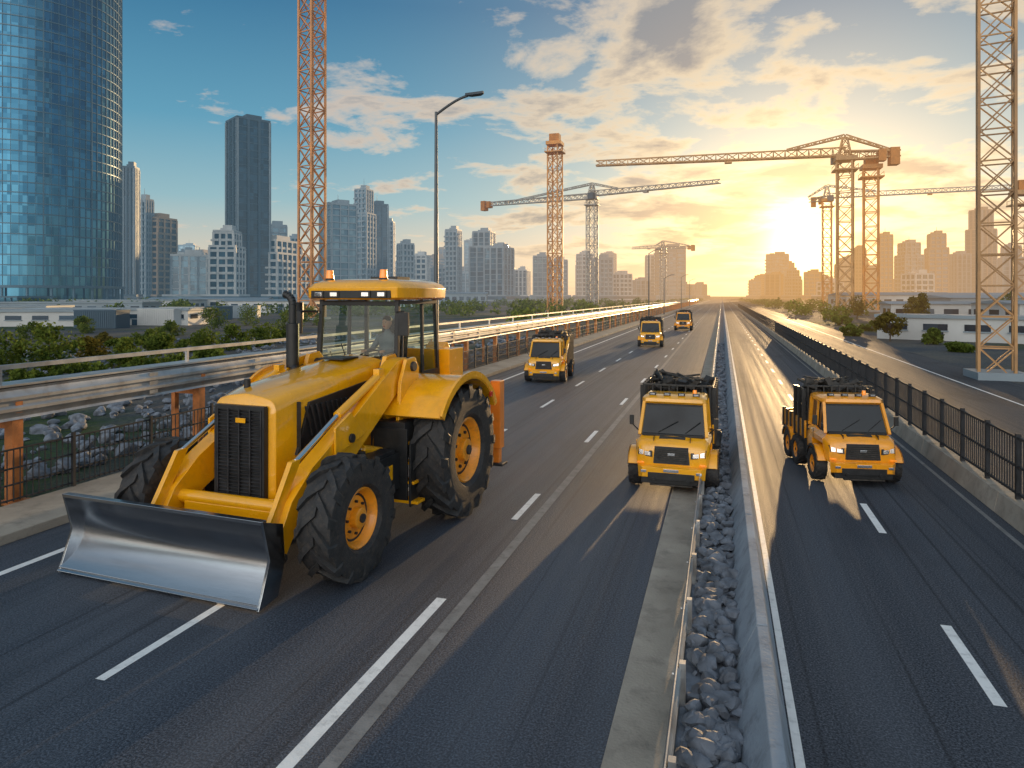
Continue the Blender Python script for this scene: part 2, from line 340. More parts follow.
    b.bb(-.2,1.05,1.42,2.1,1.9,2.9,0); b.prism([(1.5,2.75),(1.95,3.02),(2.3,2.7),(2.1,1.4),(1.7,1.2)],.3,.75,0)
    b.prism([(1.9,1.1),(2.2,2.7),(2.5,2.75),(2.65,2.3),(2.3,1.0)],-.25,.1,0); b.prism([(2.3,2.6),(2.6,2.7),(2.85,1.2),(2.65,.8)],-.2,.05,0)
    b.prism([(2.4,.9),(2.9,1.0),(3.1,.6),(2.8,.35),(2.45,.45)],-.4,.25,2)
    for sx in(-1,1):
        b.bb(sx*1.84,sx*2.06,1.72,1.96,.85,2.25,3); b.bb(sx*1.88,sx*2.02,1.76,1.92,.55,.85,3); b.box((sx*1.95,1.84,.53),(.34,.3,.06),2); b.bb(sx*.9,sx*1.88,1.6,1.75,1.1,1.4,0)
        b.box((sx*1.95,2.0,2.05),(.14,.05,.2),5)
    b.obj('backhoe_assembly',[YEL,BLK,DRK,ORG,SLV,RED],T,.015)
    return T
T=tractor()

# ---------------- driver
SKN=mat('skin',(.48,.27,.18),.5,0,.05,8,False,obj=True); JKT=mat('work_jacket',(.14,.17,.20),.8,0,.2,6,False,obj=True); HAIR=mat('hair',(.03,.02,.015),.7,0,.3,20,False,obj=True)
def driver():
    R=empty('tractor_driver',(0,0,0)); R.parent=T; R.location=(.03,.62,2.53); R.scale=(1.16,)*3
    bpy.context.view_layer.update(); mw=R.matrix_world.copy(); R.parent=None; R.matrix_world=mw
    J={'pel':(0,.05,.1,.13),'sp':(0,.09,.32,.135),'ch':(0,.08,.5,.15),'nk':(0,.05,.64,.055),'hd':(0,.03,.7,.05)}
    vs=[J[k] for k in('pel','sp','ch','nk','hd')]; es=[(0,1),(1,2),(2,3),(3,4)]
    for sx in(-1,1):
        o=len(vs); vs+=[(sx*.17,.07,.54,.065),(sx*.23,-.08,.34,.05),(sx*.19,-.3,.33,.036),(sx*.18,-.36,.335,.03)]; es+=[(2,o),(o,o+1),(o+1,o+2),(o+2,o+3)]
        o=len(vs); vs+=[(sx*.1,0,.08,.09),(sx*.14,-.4,.12,.07),(sx*.14,-.5,-.28,.048),(sx*.14,-.62,-.31,.04)]; es+=[(0,o),(o,o+1),(o+1,o+2),(o+2,o+3)]
    me=D.meshes.new('body'); me.from_pydata([v[:3] for v in vs],es,[]); o=D.objects.new('body',me); SC.collection.objects.link(o); o.parent=R
    me.materials.append(JKT); sk=o.modifiers.new('skin','SKIN')
    for i,v in enumerate(vs): me.skin_vertices[0].data[i].radius=(v[3],v[3])
    me.skin_vertices[0].data[0].use_root=True; sk.use_smooth_shade=True
    s=o.modifiers.new('sub','SUBSURF'); s.levels=s.render_levels=1
    b=MB()
    def ell(c,r,n=16,k=10,m=0,zmin=-1):
        rings=[]
        for i in range(k+1):
            ph=-math.pi/2+math.pi*i/k
            if math.sin(ph)<zmin: continue
            rings.append([(c[0]+r[0]*max(.02,math.cos(ph))*math.cos(t),c[1]+r[1]*max(.02,math.cos(ph))*math.sin(t),c[2]+r[2]*math.sin(ph)) for t in [2*math.pi*j/n for j in range(n)]])
        b.loft(rings,m)
    ell((0,.02,.80),(.075,.092,.115)); ell((0,-.078,.79),(.014,.022,.022),8,6); ell((0,-.067,.745),(.026,.012,.008),8,6,3)
    for sx in(-1,1): ell((sx*.03,-.066,.815),(.012,.008,.007),8,6,2); ell((sx*.077,.03,.795),(.012,.022,.03),8,6)
    ell((0,.035,.84),(.083,.095,.09),18,10,1,-.2)
    for sx in(-1,1):
        ell((sx*.18,-.39,.345),(.035,.04,.018),10,6)
        for k in range(4):
            x=sx*(.155+.018*k); l=(.03,.036,.033,.026)[k]
            b.cyl((x,-.42,.352),(x,-.42-l,.345),.009,.008,8); b.cyl((x,-.42-l,.345),(x,-.42-l-.006,.315),.008,.007,8)
        b.cyl((sx*.15,-.385,.345),(sx*.135,-.425,.335),.010,.008,8)
    b.obj('head_and_hands',[SKN,HAIR,BLK,RED],R,0,50)
driver()

# ---------------- construction trucks
YEL2=mat('amber_paint',(.94,.36,.006),.28,0,.08,1.5,False,coat=1,obj=True,dirt=((.2,.09,.03),.45))
def truck(loc,rot,sc=1,style=0):
    T=empty('construction_truck',loc,rot,sc)
    for sx in(-1,1):
        put_wheel('wheel_front_'+'lr'[sx>0],WT,T,(sx*.78,.48,.37))
        put_wheel('wheel_rear_'+'lr'[sx>0],WT,T,(sx*.76,2.75,.37))
        if style==1: put_wheel('wheel_mid_'+'lr'[sx>0],WT,T,(sx*.76,1.98,.37))
    b=MB()
    b.bb(-.35,.35,.3,3.4,.35,.6,1)
    def bodyring(y,z0,z1,hw,ex=.06):
        return [(-hw,y,z0),(hw,y,z0),(hw+.01,y,z0+(z1-z0)*.5),(hw-ex*.4,y,z1-.08),(hw-ex*1.6,y,z1-.01),(0,y,z1+.02),(-hw+ex*1.6,y,z1-.01),(-hw+ex*.4,y,z1-.08),(-hw-.01,y,z0+(z1-z0)*.5)]
    b.loft([bodyring(-.10,.56,.90,.60),bodyring(-.06,.52,.99,.68),bodyring(.06,.58,1.05,.725),bodyring(.2,.80,1.09,.74)],0)
    b.loft([bodyring(.2,.88,1.09,.74),bodyring(.94,.88,1.14,.755)],0); b.loft([bodyring(.93,.5,1.14,.755),bodyring(1.38,.5,1.14,.75)],0)
    b.loft([[(-.65,.27,1.10),(.65,.27,1.10),(.67,1.36,1.10),(-.67,1.36,1.10)],[(-.59,.57,1.74),(.59,.57,1.74),(.61,1.36,1.74),(-.61,1.36,1.74)]],2)
    def roof(z,e): x,y0,y1=.64+e,.52-e,1.40+e; return [(-x+.08,y0,z),(x-.08,y0,z),(x,y0+.1,z),(x,y1,z),(-x,y1,z),(-x,y0+.1,z)]
    b.loft([roof(1.72,.0),roof(1.76,.03),roof(1.83,.02),roof(1.88,-.06)],0)
    b.box((0,.235,1.115),(1.22,.08,.05),1); b.bb(-.55,.55,.54,.57,1.66,1.73,1)
    for k in range(5): b.bb(-.26,.26,.075+.02*k,.085+.02*k,1.055+.005*k,1.09+.004*k,1)
    for sx in(-1,1):
        b.bb(sx*.36,sx*.37,-.0,.2,1.0,1.108,1)
        b.beam((sx*.675,.24,1.10),(sx*.615,.55,1.75),.065,.065,0); b.beam((sx*.69,.85,1.11),(sx*.635,.88,1.76),.05,.05,0); b.beam((sx*.69,1.36,1.1),(sx*.64,1.38,1.76),.09,.09,0)
        b.bb(sx*.750,sx*.768,.86,.872,.88,1.1,1); b.bb(sx*.75,sx*.768,1.36,1.372,.55,1.1,1); b.bb(sx*.76,sx*.785,1.18,1.3,1.0,1.03,1)
        b.beam((sx*.72,.42,1.15),(sx*.86,.36,1.3),.025,.025,1); b.box((sx*.86,.36,1.38),(.09,.05,.2),1)
        b.hexa([(sx*.38,-.08,.72),(sx*.68,-.02,.74),(sx*.69,.0,.89),(sx*.38,-.06,.84),(sx*.38,-.125,.72),(sx*.67,-.075,.74),(sx*.675,-.055,.89),(sx*.38,-.11,.84)],1)
        b.hexa([(sx*.42,-.08,.745),(sx*.54,-.05,.75),(sx*.54,-.05,.835),(sx*.42,-.08,.82),(sx*.42,-.137,.745),(sx*.54,-.117,.75),(sx*.54,-.11,.835),(sx*.42,-.127,.82)],3)
        b.hexa([(sx*.56,-.05,.755),(sx*.65,-.02,.76),(sx*.65,-.02,.865),(sx*.56,-.05,.845),(sx*.56,-.112,.755),(sx*.65,-.095,.76),(sx*.65,-.085,.865),(sx*.56,-.10,.845)],3)
        b.box((sx*.62,-.115,.60),(.14,.03,.035),4)
        b.box((sx*.545,-.21,.45),(.11,.03,.05),3); b.cyl((sx*.34,-.24,.30),(sx*.34,-.17,.30),.035,m=1,n=10)
        for yy,mm in((.48,0),(2.75,1 if style!=1 else 0)):
            arc=[(yy-.45*math.cos(a),.37+.45*math.sin(a)) for a in [math.radians(20+i*14) for i in range(11)]]
            b.strip(arc,sx*.58,sx*.90,-.035,mm); b.strip(arc,sx*.885,sx*.91,-.05,1)
        b.bb(sx*.5,sx*.76,1.42,2.2,.42,.7,1); b.bb(sx*.6,sx*.80,1.02,1.35,.3,.36,1)
    b.cyl((.70,1.43,.8),(.70,1.43,1.98),.035,n=10,m=1)
    b.hexa([(-.36,-.06,.60),(.36,-.06,.60),(.34,-.05,.94),(-.34,-.05,.94),(-.36,-.13,.60),(.36,-.13,.60),(.33,-.115,.94),(-.33,-.115,.94)],1)
    for i in range(7): b.bb(-.32,.32,-.145,-.12,.635+i*.042,.652+i*.042,5)
    b.bb(-.07,.07,-.155,-.14,.77,.82,3)
    b.loft([[(-.60,.10,.30),(.60,.10,.30),(.60,.10,.55),(-.60,.10,.55)],[(-.66,-.09,.30),(.66,-.09,.30),(.68,-.09,.56),(-.68,-.09,.56)],[(-.57,-.20,.33),(.57,-.20,.33),(.58,-.20,.53),(-.58,-.20,.53)]],0)
    b.bb(-.46,.46,-.215,-.19,.29,.43,1); b.bb(-.15,.15,-.225,-.205,.45,.51,3); b.bb(-.60,.60,-.16,.1,.20,.32,1); b.bb(-.42,.42,-.20,-.12,.17,.20,5)
    b.beam((-.3,.285,1.16),(.1,.37,1.40),.015,.015,1); b.beam((.25,.285,1.16),(.55,.37,1.40),.015,.015,1)
    for x in(-.45,-.15,.15,.45): b.box((x,.62,1.91),(.14,.07,.06),1); b.box((x,.58,1.91),(.10,.02,.035),3)
    b.cyl((.4,1.0,1.87),(.4,1.0,1.97),.05,.04,m=4,n=12)
    # bed
    y0,y1,z0=1.48,3.5,.74
    b.bb(-.78,.78,y0,y1,z0-.08,z0,1)
    for sx in(-1,1):
        b.bb(sx*.74,sx*.79,y0,y1,z0,z0+.42,0)
        for k in range(6):
            y=y0+.06+k*(y1-y0-.12)/5; b.bb(sx*.73,sx*.83,y-.03,y+.03,z0-.04,z0+1.24 if style!=1 else z0+.46+.72*(k<3),1)
        if style!=1:
            for z in(.6,.9,1.24): b.bb(sx*.745,sx*.775,y0,y1,z0+z-.03,z0+z,1)
        else:
            for z in(.8,1.18): b.bb(sx*.745,sx*.775,y0,y0+.85,z0+z-.04,z0+z,1)
    for z in(.6,.9,1.24): b.bb(-.76,.76,y0-.03,y0+.02,z0+z,z0+z+.04,1)
    for k in range(9): x=-.72+k*.18; b.bb(x-.015,x+.015,y0-.06,y0-.03,z0,z0+1.28,1)
    b.bb(-.78,.78,y1-.04,y1,z0,z0+.42,0)
    rs=random.Random(int(loc[1]*10))
    for k in range(170):
        yy=y0+.15+rs.random()*(y1-y0-.3)*(.42 if style==1 else 1); zt=z0+.2+rs.random()*1.12
        R=Matrix.Rotation(rs.random()*3,3,'X')@Matrix.Rotation(rs.random()*3,3,'Z')
        b.box((rs.uniform(-.62,.62),yy,zt),(rs.uniform(.1,.35),rs.uniform(.06,.3),rs.uniform(.04,.2)),5 if rs.random()<.85 else 1,R)
    for k in range(26):
        a=(rs.uniform(-.7,.7),y0+.1+rs.random()*.5,z0+1.1+rs.random()*.28); c=(rs.uniform(-.7,.7),a[1]+rs.uniform(.4,1.0),a[2]+rs.uniform(-.15,.12)); b.cyl(a,c,rs.uniform(.015,.035),n=6,m=5)
    if style==2:
        b.prism([(1.6,1.2),(1.8,2.1),(2.0,2.15),(3.2,1.5),(3.1,1.3),(2.0,1.85),(1.8,1.1)],.5,.72,0); b.prism([(.3,1.0),(1.7,1.9),(1.8,1.75),(.5,.9)],.78,.88,0)
    b.obj('truck_body',[YEL if style!=1 else YEL2,BLK,DGL,LMP,BCN,CHR],T,.012,42)
truck((-.98,14.6,.0),math.radians(-1),1.0,0)
truck((2.80,16.2,.0),math.radians(9),.96,1)
truck((-7.85,31.3,.0),math.radians(4),1.06,2)
truck((-5.35,55.3,.0),math.radians(3),1.08,0)
truck((-4.3,83,.0),0,1.12,1)

# ---------------- ground and roads
def asphalt(name,lo,hi,r0,r1,spec=.3):
    m=D.materials.new(name); m.use_nodes=True; nt=m.node_tree; nt.nodes.clear()
    b=nt.nodes.new('ShaderNodeBsdfPrincipled'); g=nt.nodes.new('ShaderNodeNewGeometry').outputs['Position']
    def nz(sc,scale,det=4,ro=.5):
        mp=N(nt,'ShaderNodeMapping'); mp.inputs['Scale'].default_value=sc; L(nt,g,mp.inputs[0])
        n=N(nt,'ShaderNodeTexNoise'); n.inputs['Scale'].default_value=scale; n.inputs['Detail'].default_value=det; n.inputs['Roughness'].default_value=ro; L(nt,mp.outputs[0],n.inputs['Vector']); return n.outputs[0]
    st=nz((1.0,.018,1),1.1,3); pt=nz((1,.35,1),.5,6,.6); fn=nz((1,1,1),45,3,.75); fs=nz((2.2,.01,1),2.5,2); sk=nz((7,.03,1),1.4,3)
    c=MIX(nt,RAMP(nt,st,[(.40,0.0),(.60,1.0)]),lo,hi)
    c=MIX(nt,RAMP(nt,fn,[(.42,0.0),(.70,.9)]),c,tuple(min(1,x*3.2) for x in hi))
    c=MIX(nt,RAMP(nt,pt,[(.5,0.0),(.7,.4)]),c,tuple(x*.5 for x in lo))
    c=MIX(nt,RAMP(nt,sk,[(.58,0.0),(.70,.5)]),c,tuple(x*.45 for x in lo))
    L(nt,c,b.inputs['Base Color'])
    rg=M(nt,'ADD',M(nt,'MULTIPLY',RAMP(nt,st,[(.3,0.0),(.7,1.0)]),r1-r0),r0); rg=M(nt,'ADD',rg,M(nt,'MULTIPLY',M(nt,'SUBTRACT',fs,.5),.35)); L(nt,rg,b.inputs['Roughness'])
    bp=N(nt,'ShaderNodeBump'); bp.inputs['Strength'].default_value=.6; bp.inputs['Distance'].default_value=.014; L(nt,fn,bp.inputs['Height']); L(nt,bp.outputs[0],b.inputs['Normal'])
    b.inputs['Specular IOR Level'].default_value=spec
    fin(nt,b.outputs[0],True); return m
ASP=asphalt('asphalt',(.018,.023,.034),(.047,.055,.070),.44,.64,.27)
ASPR=asphalt('asphalt_worn',(.022,.027,.036),(.050,.056,.068),.62,.78,.10)
ASP2=asphalt('asphalt_side',(.030,.034,.042),(.05,.052,.058),.68,.8,.08)
WHT=mat('road_paint',(.82,.82,.81),.6,0,.06,3,dirt=((.12,.12,.13),.5),bump=.2,spec=.2)
GRYP=mat('worn_paint',(.22,.22,.22),.65,0,.2,3,dirt=((.06,.06,.065),.8),bump=.2,spec=.2)
CON=mat('concrete',(.36,.32,.27),.85,0,.2,1.2,dirt=((.12,.11,.10),.65),bump=.5,bscale=30,spec=.08)
CON2=mat('concrete_barrier',(.28,.32,.37),.85,0,.2,1.5,dirt=((.09,.09,.10),.8),bump=.5,bscale=25,rvar=.05,spec=.06)
GALV=mat('galvanised_steel',(.46,.47,.48),.42,.85,.2,1.5,dirt=((.25,.17,.11),.6),rvar=.12,bump=.05)
RST=mat('rusty_post',(.52,.18,.05),.7,.1,.35,3,dirt=((.08,.04,.03),.6),bump=.2)
FEN=mat('fence_metal',(.035,.037,.042),.6,.3,.3,3,spec=.3)
ROCK=mat('gravel_rock',(.15,.17,.205),.72,0,.5,5,bump=.6,bscale=18,spec=.3)
def groundmat():
    m=D.materials.new('ground'); m.use_nodes=True; nt=m.node_tree; nt.nodes.clear(); b=nt.nodes.new('ShaderNodeBsdfPrincipled'); g=nt.nodes.new('ShaderNodeNewGeometry').outputs['Position']
    def nz(s,d=6):
        n=N(nt,'ShaderNodeTexNoise'); n.inputs['Scale'].default_value=s; n.inputs['Detail'].default_value=d; n.inputs['Roughness'].default_value=.65; L(nt,g,n.inputs['Vector']); return n.outputs[0]
    c=MIX(nt,RAMP(nt,nz(.08),[(.4,0.0),(.6,1.0)]),(.075,.088,.105),(.17,.155,.13))
    c=MIX(nt,RAMP(nt,nz(.05),[(.5,0.0),(.58,1.0)]),c,(.05,.085,.03))
    c=MIX(nt,RAMP(nt,nz(6),[(.4,0.0),(.65,.7)]),c,(.04,.048,.062))
    L(nt,c,b.inputs['Base Color']); b.inputs['Roughness'].default_value=.9; b.inputs['Specular IOR Level'].default_value=.1
    bp=N(nt,'ShaderNodeBump'); bp.inputs['Strength'].default_value=.8; bp.inputs['Distance'].default_value=.15; L(nt,nz(4),bp.inputs['Height']); L(nt,bp.outputs[0],b.inputs['Normal'])
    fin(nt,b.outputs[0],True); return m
def sheet(name,x0,x1,y0,y1,z,m):
    b=MB(); b.add([(x0,y0,z),(x1,y0,z),(x1,y1,z),(x0,y1,z)],[(0,1,2,3)]); return b.obj(name,[m],None,0,0)
sheet('ground',-4000,4000,-200,6000,-.012,groundmat())
YE=1800
sheet('highway_road',-11.2,-.4,-25,YE,0,ASP); sheet('highway_road',.4,5.0,-25,YE,0,ASPR)
b=MB(); b.bb(-12.6,-11.05,-25,700,-.01,.16)
b.obj('pavement',[CON],None,.02)
sheet('service_road',5.5,12.9,-25,900,-.004,ASP2)
# markings
b=MB()
def q(x0,x1,y0,y1,z=.004,m=0): b.add([(x0,y0,z),(x1,y0,z),(x1,y1,z),(x0,y1,z)],[(0,1,2,3)],m)
q(-10.02,-9.88,-25,900)
for k in range(-3,60): q(-6.27,-6.15,5.75+6.2*k,7.7+6.2*k)
q(-3.62,-3.48,4.2,8.6); 
for k in range(60): q(-3.62,-3.5,12+6.9*k,13.7+6.9*k)
q(-3.28,-3.12,-25,700,.004,1)
for k in range(-3,60): q(2.54,2.66,7.9+5.2*k,9.65+5.2*k)
q(.60,.68,-25,900); q(4.55,4.63,-25,900,.004,1)
q(10.5,10.6,-25,500,.0,0)
for k in range(40): q(8.0,8.1,3+7*k,5.5+7*k,.0,0)
b.obj('road_markings',[WHT,GRYP],None,0,0)
# median
b=MB(); b.bb(-.98,-.40,-25,700,-.01,.035); b.obj('median_strip',[CON],None,.01)
sheet('median_gravel_bed',-.42,.42,-25,700,.006,ROCK)
b=MB()
for k in range(180):
    y=-12+k*4.0; b.loft([[(.14,yy,0),(.20,yy,.12),(.36,yy,.46),(.47,yy,.46),(.56,yy,.12),(.585,yy,0)] for yy in (y,y+3.97)])
b.obj('median_barrier',[CON2],None,.012)
def wprof(y,x,z,s,sg=1):
    pts=[(0,0),(.03,.08),(.0,.2),(-.05,.28),(-.05,.38),(0,.46),(.0,.54),(-.05,.62),(-.05,.72),(0,.8),(.03,.92),(0,1.0)]
    a=[(x+sg*px*s,y,z+pz*s) for px,pz in pts]; return a+[(p[0]+.012,y,p[2]) for p in a[::-1]]
b=MB(); b.loft([wprof(y,-.42,.14,.30,-1.6) for y in(-10,300)],0)
for k in range(200): b.bb(-.40,-.34,-8+k*1.5,-7.92+k*1.5,0,.42,0); b.cyl((-.47,-7.96+k*1.5,.29),(-.45,-7.96+k*1.5,.29),.015,n=6)
b.obj('median_guardrail',[GALV],None,0,30)
b=MB()
b.loft([wprof(y,-13.0,1.62,.62,-1.5) for y in(-12,420)],0)
b.loft([wprof(y,-13.0-.9,1.75,.5,-1.3) for y in(-12,420)],0)
b.hexa([(-13.95,-12,2.22),(-13.02,-12,2.26),(-13.02,420,2.26),(-13.95,420,2.22),(-13.95,-12,2.26),(-13.02,-12,2.30),(-13.02,420,2.30),(-13.95,420,2.26)],0)
b.beam((-13.5,-12,2.6),(-13.5,420,2.6),.09,.09,0)
for k in range(86):
    y=-9.8+5*k
    b.box((-13.12,y,.8),(.2,.22,1.65),1); b.box((-13.88,y,1.0),(.12,.14,2.1),1); b.box((-13.5,y,2.44),(.07,.07,.4),0); b.box((-13.5,y,1.5),(.9,.1,.12),1)
    b.box((-12.99,y,1.9),(.03,.14,.3),1); b.box((-13.12,y,.03),(.4,.4,.05),1)
for k in range(110):
    y=-10+3.9*k; b.bb(-12.99,-12.965,y,y+.25,1.68,2.18,0)
b.obj('highway_guardrail',[GALV,RST],None,0,30)
b=MB()
for k in range(330):
    y=-9+k*.5; 
    if y<60: 
        for j in range(4): b.bb(-12.555,-12.535,y+j*.125-.006,y+j*.125+.006,.2,1.16)
    if k%4==0: b.bb(-12.58,-12.52,y-.03,y+.03,.1,1.25)
for z in(.22,.5,.8,1.15): b.bb(-12.57,-12.54,-10,160,z,z+.03)
b.obj('mesh_fence',[FEN],None,0,0)
b=MB()
for k in range(110): 
    y=-20+5*k; b.loft([[(4.82,yy,0),(4.90,yy,.38),(5.2,yy,.40),(5.35,yy,-.01)] for yy in(y,y+4.975)])
b.obj('concrete_parapet',[CON],None,.012)
b=MB()
for k in range(500):
    y=2+k*.25
    if y<75: b.bb(5.03,5.05,y-.008,y+.008,.45,1.46); b.bb(5.03,5.05,y+.117,y+.133,.45,1.46)
for k in range(160): b.bb(5.0,5.08,1+k*1.5-.035,1+k*1.5+.035,.38,1.55)
for z in(.47,.95,1.46): b.bb(5.015,5.065,0,240,z,z+.04)
b.obj('railing_fence',[FEN],None,0,0)

# rocks
def ico():
    import bmesh
    bm=bmesh.new(); bmesh.ops.create_icosphere(bm,subdivisions=2,radius=1); v=np.array([x.co[:] for x in bm.verts]); f=np.array([[a.index for a in p.verts] for p in bm.faces]); bm.free(); return v,f
IV,IF=ico()
def rocks(name,xs,ys,rs,zf,m):
    n=len(xs); k=len(IV); V=np.empty((n,k,3))
    for i in range(n):
        ax=rng.normal(size=(7,3)); ax/=np.linalg.norm(ax,axis=1)[:,None]
        v=IV.copy()
        for a in ax:
            d=v@a; c=rng.uniform(.4,.75); ov=np.clip(d-c,0,None); v-=ov[:,None]*a*.97
        v*= (1+.03*rng.normal(size=(k,1)))*rs[i]*np.array([rng.uniform(.8,1.2),rng.uniform(.8,1.3),rng.uniform(.6,.9)])*1.2
        t=rng.uniform(0,6.28); c,s=math.cos(t),math.sin(t); v[:,:2]=v[:,:2]@np.array([[c,-s],[s,c]])
        V[i]=v+np.array([xs[i],ys[i],rs[i]*zf])
    F=(IF[None]+(np.arange(n)*k)[:,None,None]).reshape(-1,3)
    me=D.meshes.new(name); me.from_pydata(V.reshape(-1,3).tolist(),[],F.tolist()); me.materials.append(m); me.update()
    o=D.objects.new(name,me); SC.collection.objects.link(o)
n=1500; ys=4+56*rng.random(n)**1.9; rs=rng.uniform(.03,.11,n)
rocks('median_gravel',rng.uniform(-.3,.15,n),ys,rs,.8,ROCK)
n=2600; ys=6+60*rng.random(n)**1.3; xs=-14.3-34*rng.random(n)**1.4
rocks('rubble_field',xs,ys,rng.uniform(.06,.24,n),.3,ROCK)

# ---------------- vegetation
def leafm(name,lo,hi):
    m=D.materials.new(name); m.use_nodes=True; nt=m.node_tree; nt.nodes.clear(); g=nt.nodes.new('ShaderNodeNewGeometry')
    n=N(nt,'ShaderNodeTexNoise'); n.inputs['Scale'].default_value=1.6; n.inputs['Detail'].default_value=4; L(nt,g.outputs['Position'],n.inputs['Vector'])
    c=MIX(nt,RAMP(nt,n.outputs[0],[(.35,0.0),(.65,1.0)]),lo,hi)
    d=N(nt,'ShaderNodeBsdfDiffuse'); L(nt,c,d.inputs[0]); t=N(nt,'ShaderNodeBsdfTranslucent'); L(nt,c,t.inputs[0])
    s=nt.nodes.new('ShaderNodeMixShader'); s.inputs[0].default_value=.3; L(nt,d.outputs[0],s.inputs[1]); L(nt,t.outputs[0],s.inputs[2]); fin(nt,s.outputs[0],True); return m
LF=leafm('foliage',(.045,.075,.015),(.17,.21,.04)); LFA=leafm('foliage_autumn',(.07,.065,.015),(.19,.15,.03)); BRK=mat('bark',(.08,.06,.045),.9,0,.3,6)
def leaves(cl,n,ls):
    cl=np.array(cl); w=cl[:,3]**2; idx=rng.choice(len(cl),n,p=w/w.sum()); c=cl[idx]
    d=rng.normal(size=(n,3)); d/=np.linalg.norm(d,axis=1)[:,None]; rad=c[:,3:4]*(.45+.6*rng.random((n,1))); p=c[:,:3]+d*rad*np.array([1,1,.85])
    a=rng.normal(size=(n,3)); a/=np.linalg.norm(a,axis=1)[:,None]; bb=np.cross(a,rng.normal(size=(n,3))); bb/=np.linalg.norm(bb,axis=1)[:,None]
    s=ls*rng.uniform(.6,1.4,(n,1)); V=np.stack([p-a*s,p+bb*s*.6,p+a*s,p-bb*s*.6],1).reshape(-1,3)
    return V, np.arange(4*n).reshape(-1,4)
def plant(name,loc,h,w,n=900,trunk=False,cone=False,m=None,ls=.1):
    cl=[]; b=MB(); x,y=loc[0],loc[1]
    zb=h*.28 if trunk else 0
    if trunk: b.cyl((x,y,-.05),(x+.03*h,y,h*.62),h*.028,h*.012,8,1)
    for i in range(14):
        t=random.random(); z=zb+(h-zb)*(.10+.72*t); sp=w/2*((1-t)*.9 if cone else math.sqrt(max(.05,1-(2*t-.9)**2))*.75)
        a=random.random()*6.28; r=random.uniform(.3,1)*sp; c=(x+r*math.cos(a),y+r*math.sin(a),z); cl.append((*c,min(w*random.uniform(.12,.24)*(.75 if cone else 1),h*.3)))
        b.cyl((x,y,max(0,z-h*.22)),c,h*.010,h*.004,5,1)
    V,F=leaves(cl,n,ls); o=len(b.v); b.v.extend(map(tuple,V.tolist())); b.f.extend([tuple(f) for f in (F+o).tolist()]); b.m.extend([0]*len(F))
    b.obj(name,[m or LF,BRK],None,0,0)
for s,d,h,w in [(-505,36,2.3,3.0),(-462,37,2.7,3.4),(-425,44,1.4,3.0),(-385,40,1.6,2.6),(-352,44,1.8,2.6),(-310,48,2.0,3.6),(-280,52,1.9,3.6),(-250,56,1.8,3.6),(-540,40,3,4),(-300,80,2.8,5),(-225,75,2.4,5),(-200,95,2.6,6),(-430,75,1.8,5),(-480,62,1.7,4),(-365,58,1.3,4),(-345,70,1.6,5),(-405,60,1.0,4),(-265,95,2.8,7),(-330,50,.9,4),(-440,50,.8,4),(-390,52,.9,3.5),(-230,60,1.2,4),(-480,29,1.1,2.4),(-425,31,1.3,2.6),(-372,33,1.1,2.4),(-335,36,1.3,2.6),(-296,40,1.3,2.8)]:
    plant('bush',at(s,d),h,w,1500,ls=.10,m=LF if random.random()<.8 else LFA)
for s,d,h,w,t,c,m in [(410,90,5.0,3.4,1,1,LFA),(378,62,2.6,2.8,1,0,LFA),(421,58,1.4,1.8,0,0,LF),(400,100,4.0,3.2,1,0,LFA),(498,110,5,4,1,0,LF),(345,120,4,5,1,0,LFA),(560,70,4,4,1,0,LF),(360,80,1.2,3,0,0,LF),(330,95,1.5,4,0,0,LF),(450,50,.9,2.2,0,0,LF),(392,72,1.3,2.6,0,0,LFA),(340,70,1.2,2.4,0,0,LF)]:
    plant('tree' if t else 'bush',at(s,d),h,w,1500,bool(t),bool(c),m,.13)
cl=[]
for i in range(420):
    s=random.uniform(-620,200); d=random.uniform(130,330); x=at(s,d)
    if -30<x.x<22: continue
    r=random.uniform(1.0,2.3); cl.append((x.x,x.y,r*.7,r))
for i in range(160):
    d=random.uniform(130,420); s=random.uniform(222,620); x=at(s,d)
    if x.x<16: continue
    r=random.uniform(1.0,2.3); cl.append((x.x,x.y,r*.7,r))
for i in range(220):
    y=random.uniform(70,700); sg=random.choice((-1,1)); r=random.uniform(.8,1.8); cl.append(((-17-random.random()*14) if sg<0 else (15+random.random()*12),y,r*.6,r))
V,F=leaves(cl,40000,.38); me=D.meshes.new('distant_trees'); me.from_pydata(V.tolist(),[],F.tolist()); me.materials.append(LF); o=D.objects.new('distant_trees',me); SC.collection.objects.link(o)

# ---------------- buildings
def facade(name,c1,c2,rough=.15,metal=.0,cell=(3,3,3.6)):
    m=D.materials.new(name); m.use_nodes=True; nt=m.node_tree; nt.nodes.clear(); b=nt.nodes.new('ShaderNodeBsdfPrincipled'); g=N(nt,'ShaderNodeTexCoord').outputs['Object']
    dv=N(nt,'ShaderNodeVectorMath',operation='DIVIDE'); L(nt,g,dv.inputs[0]); dv.inputs[1].default_value=cell
    fl=N(nt,'ShaderNodeVectorMath',operation='FLOOR'); L(nt,dv.outputs[0],fl.inputs[0]); wn=N(nt,'ShaderNodeTexWhiteNoise'); L(nt,fl.outputs[0],wn.inputs[0])
    L(nt,MIX(nt,wn.outputs[0],c1,c2),b.inputs['Base Color']); b.inputs['Roughness'].default_value=rough; b.inputs['Metallic'].default_value=metal
    b.inputs['Specular IOR Level'].default_value=.9
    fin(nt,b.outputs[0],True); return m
GB=facade('facade_glass_blue',(.012,.045,.08),(.06,.16,.24),.12,.35); GD=facade('facade_glass_dark',(.008,.022,.042),(.03,.075,.125),.15,.4); GL=facade('facade_glass_light',(.07,.15,.22),(.2,.31,.38),.2,.4)
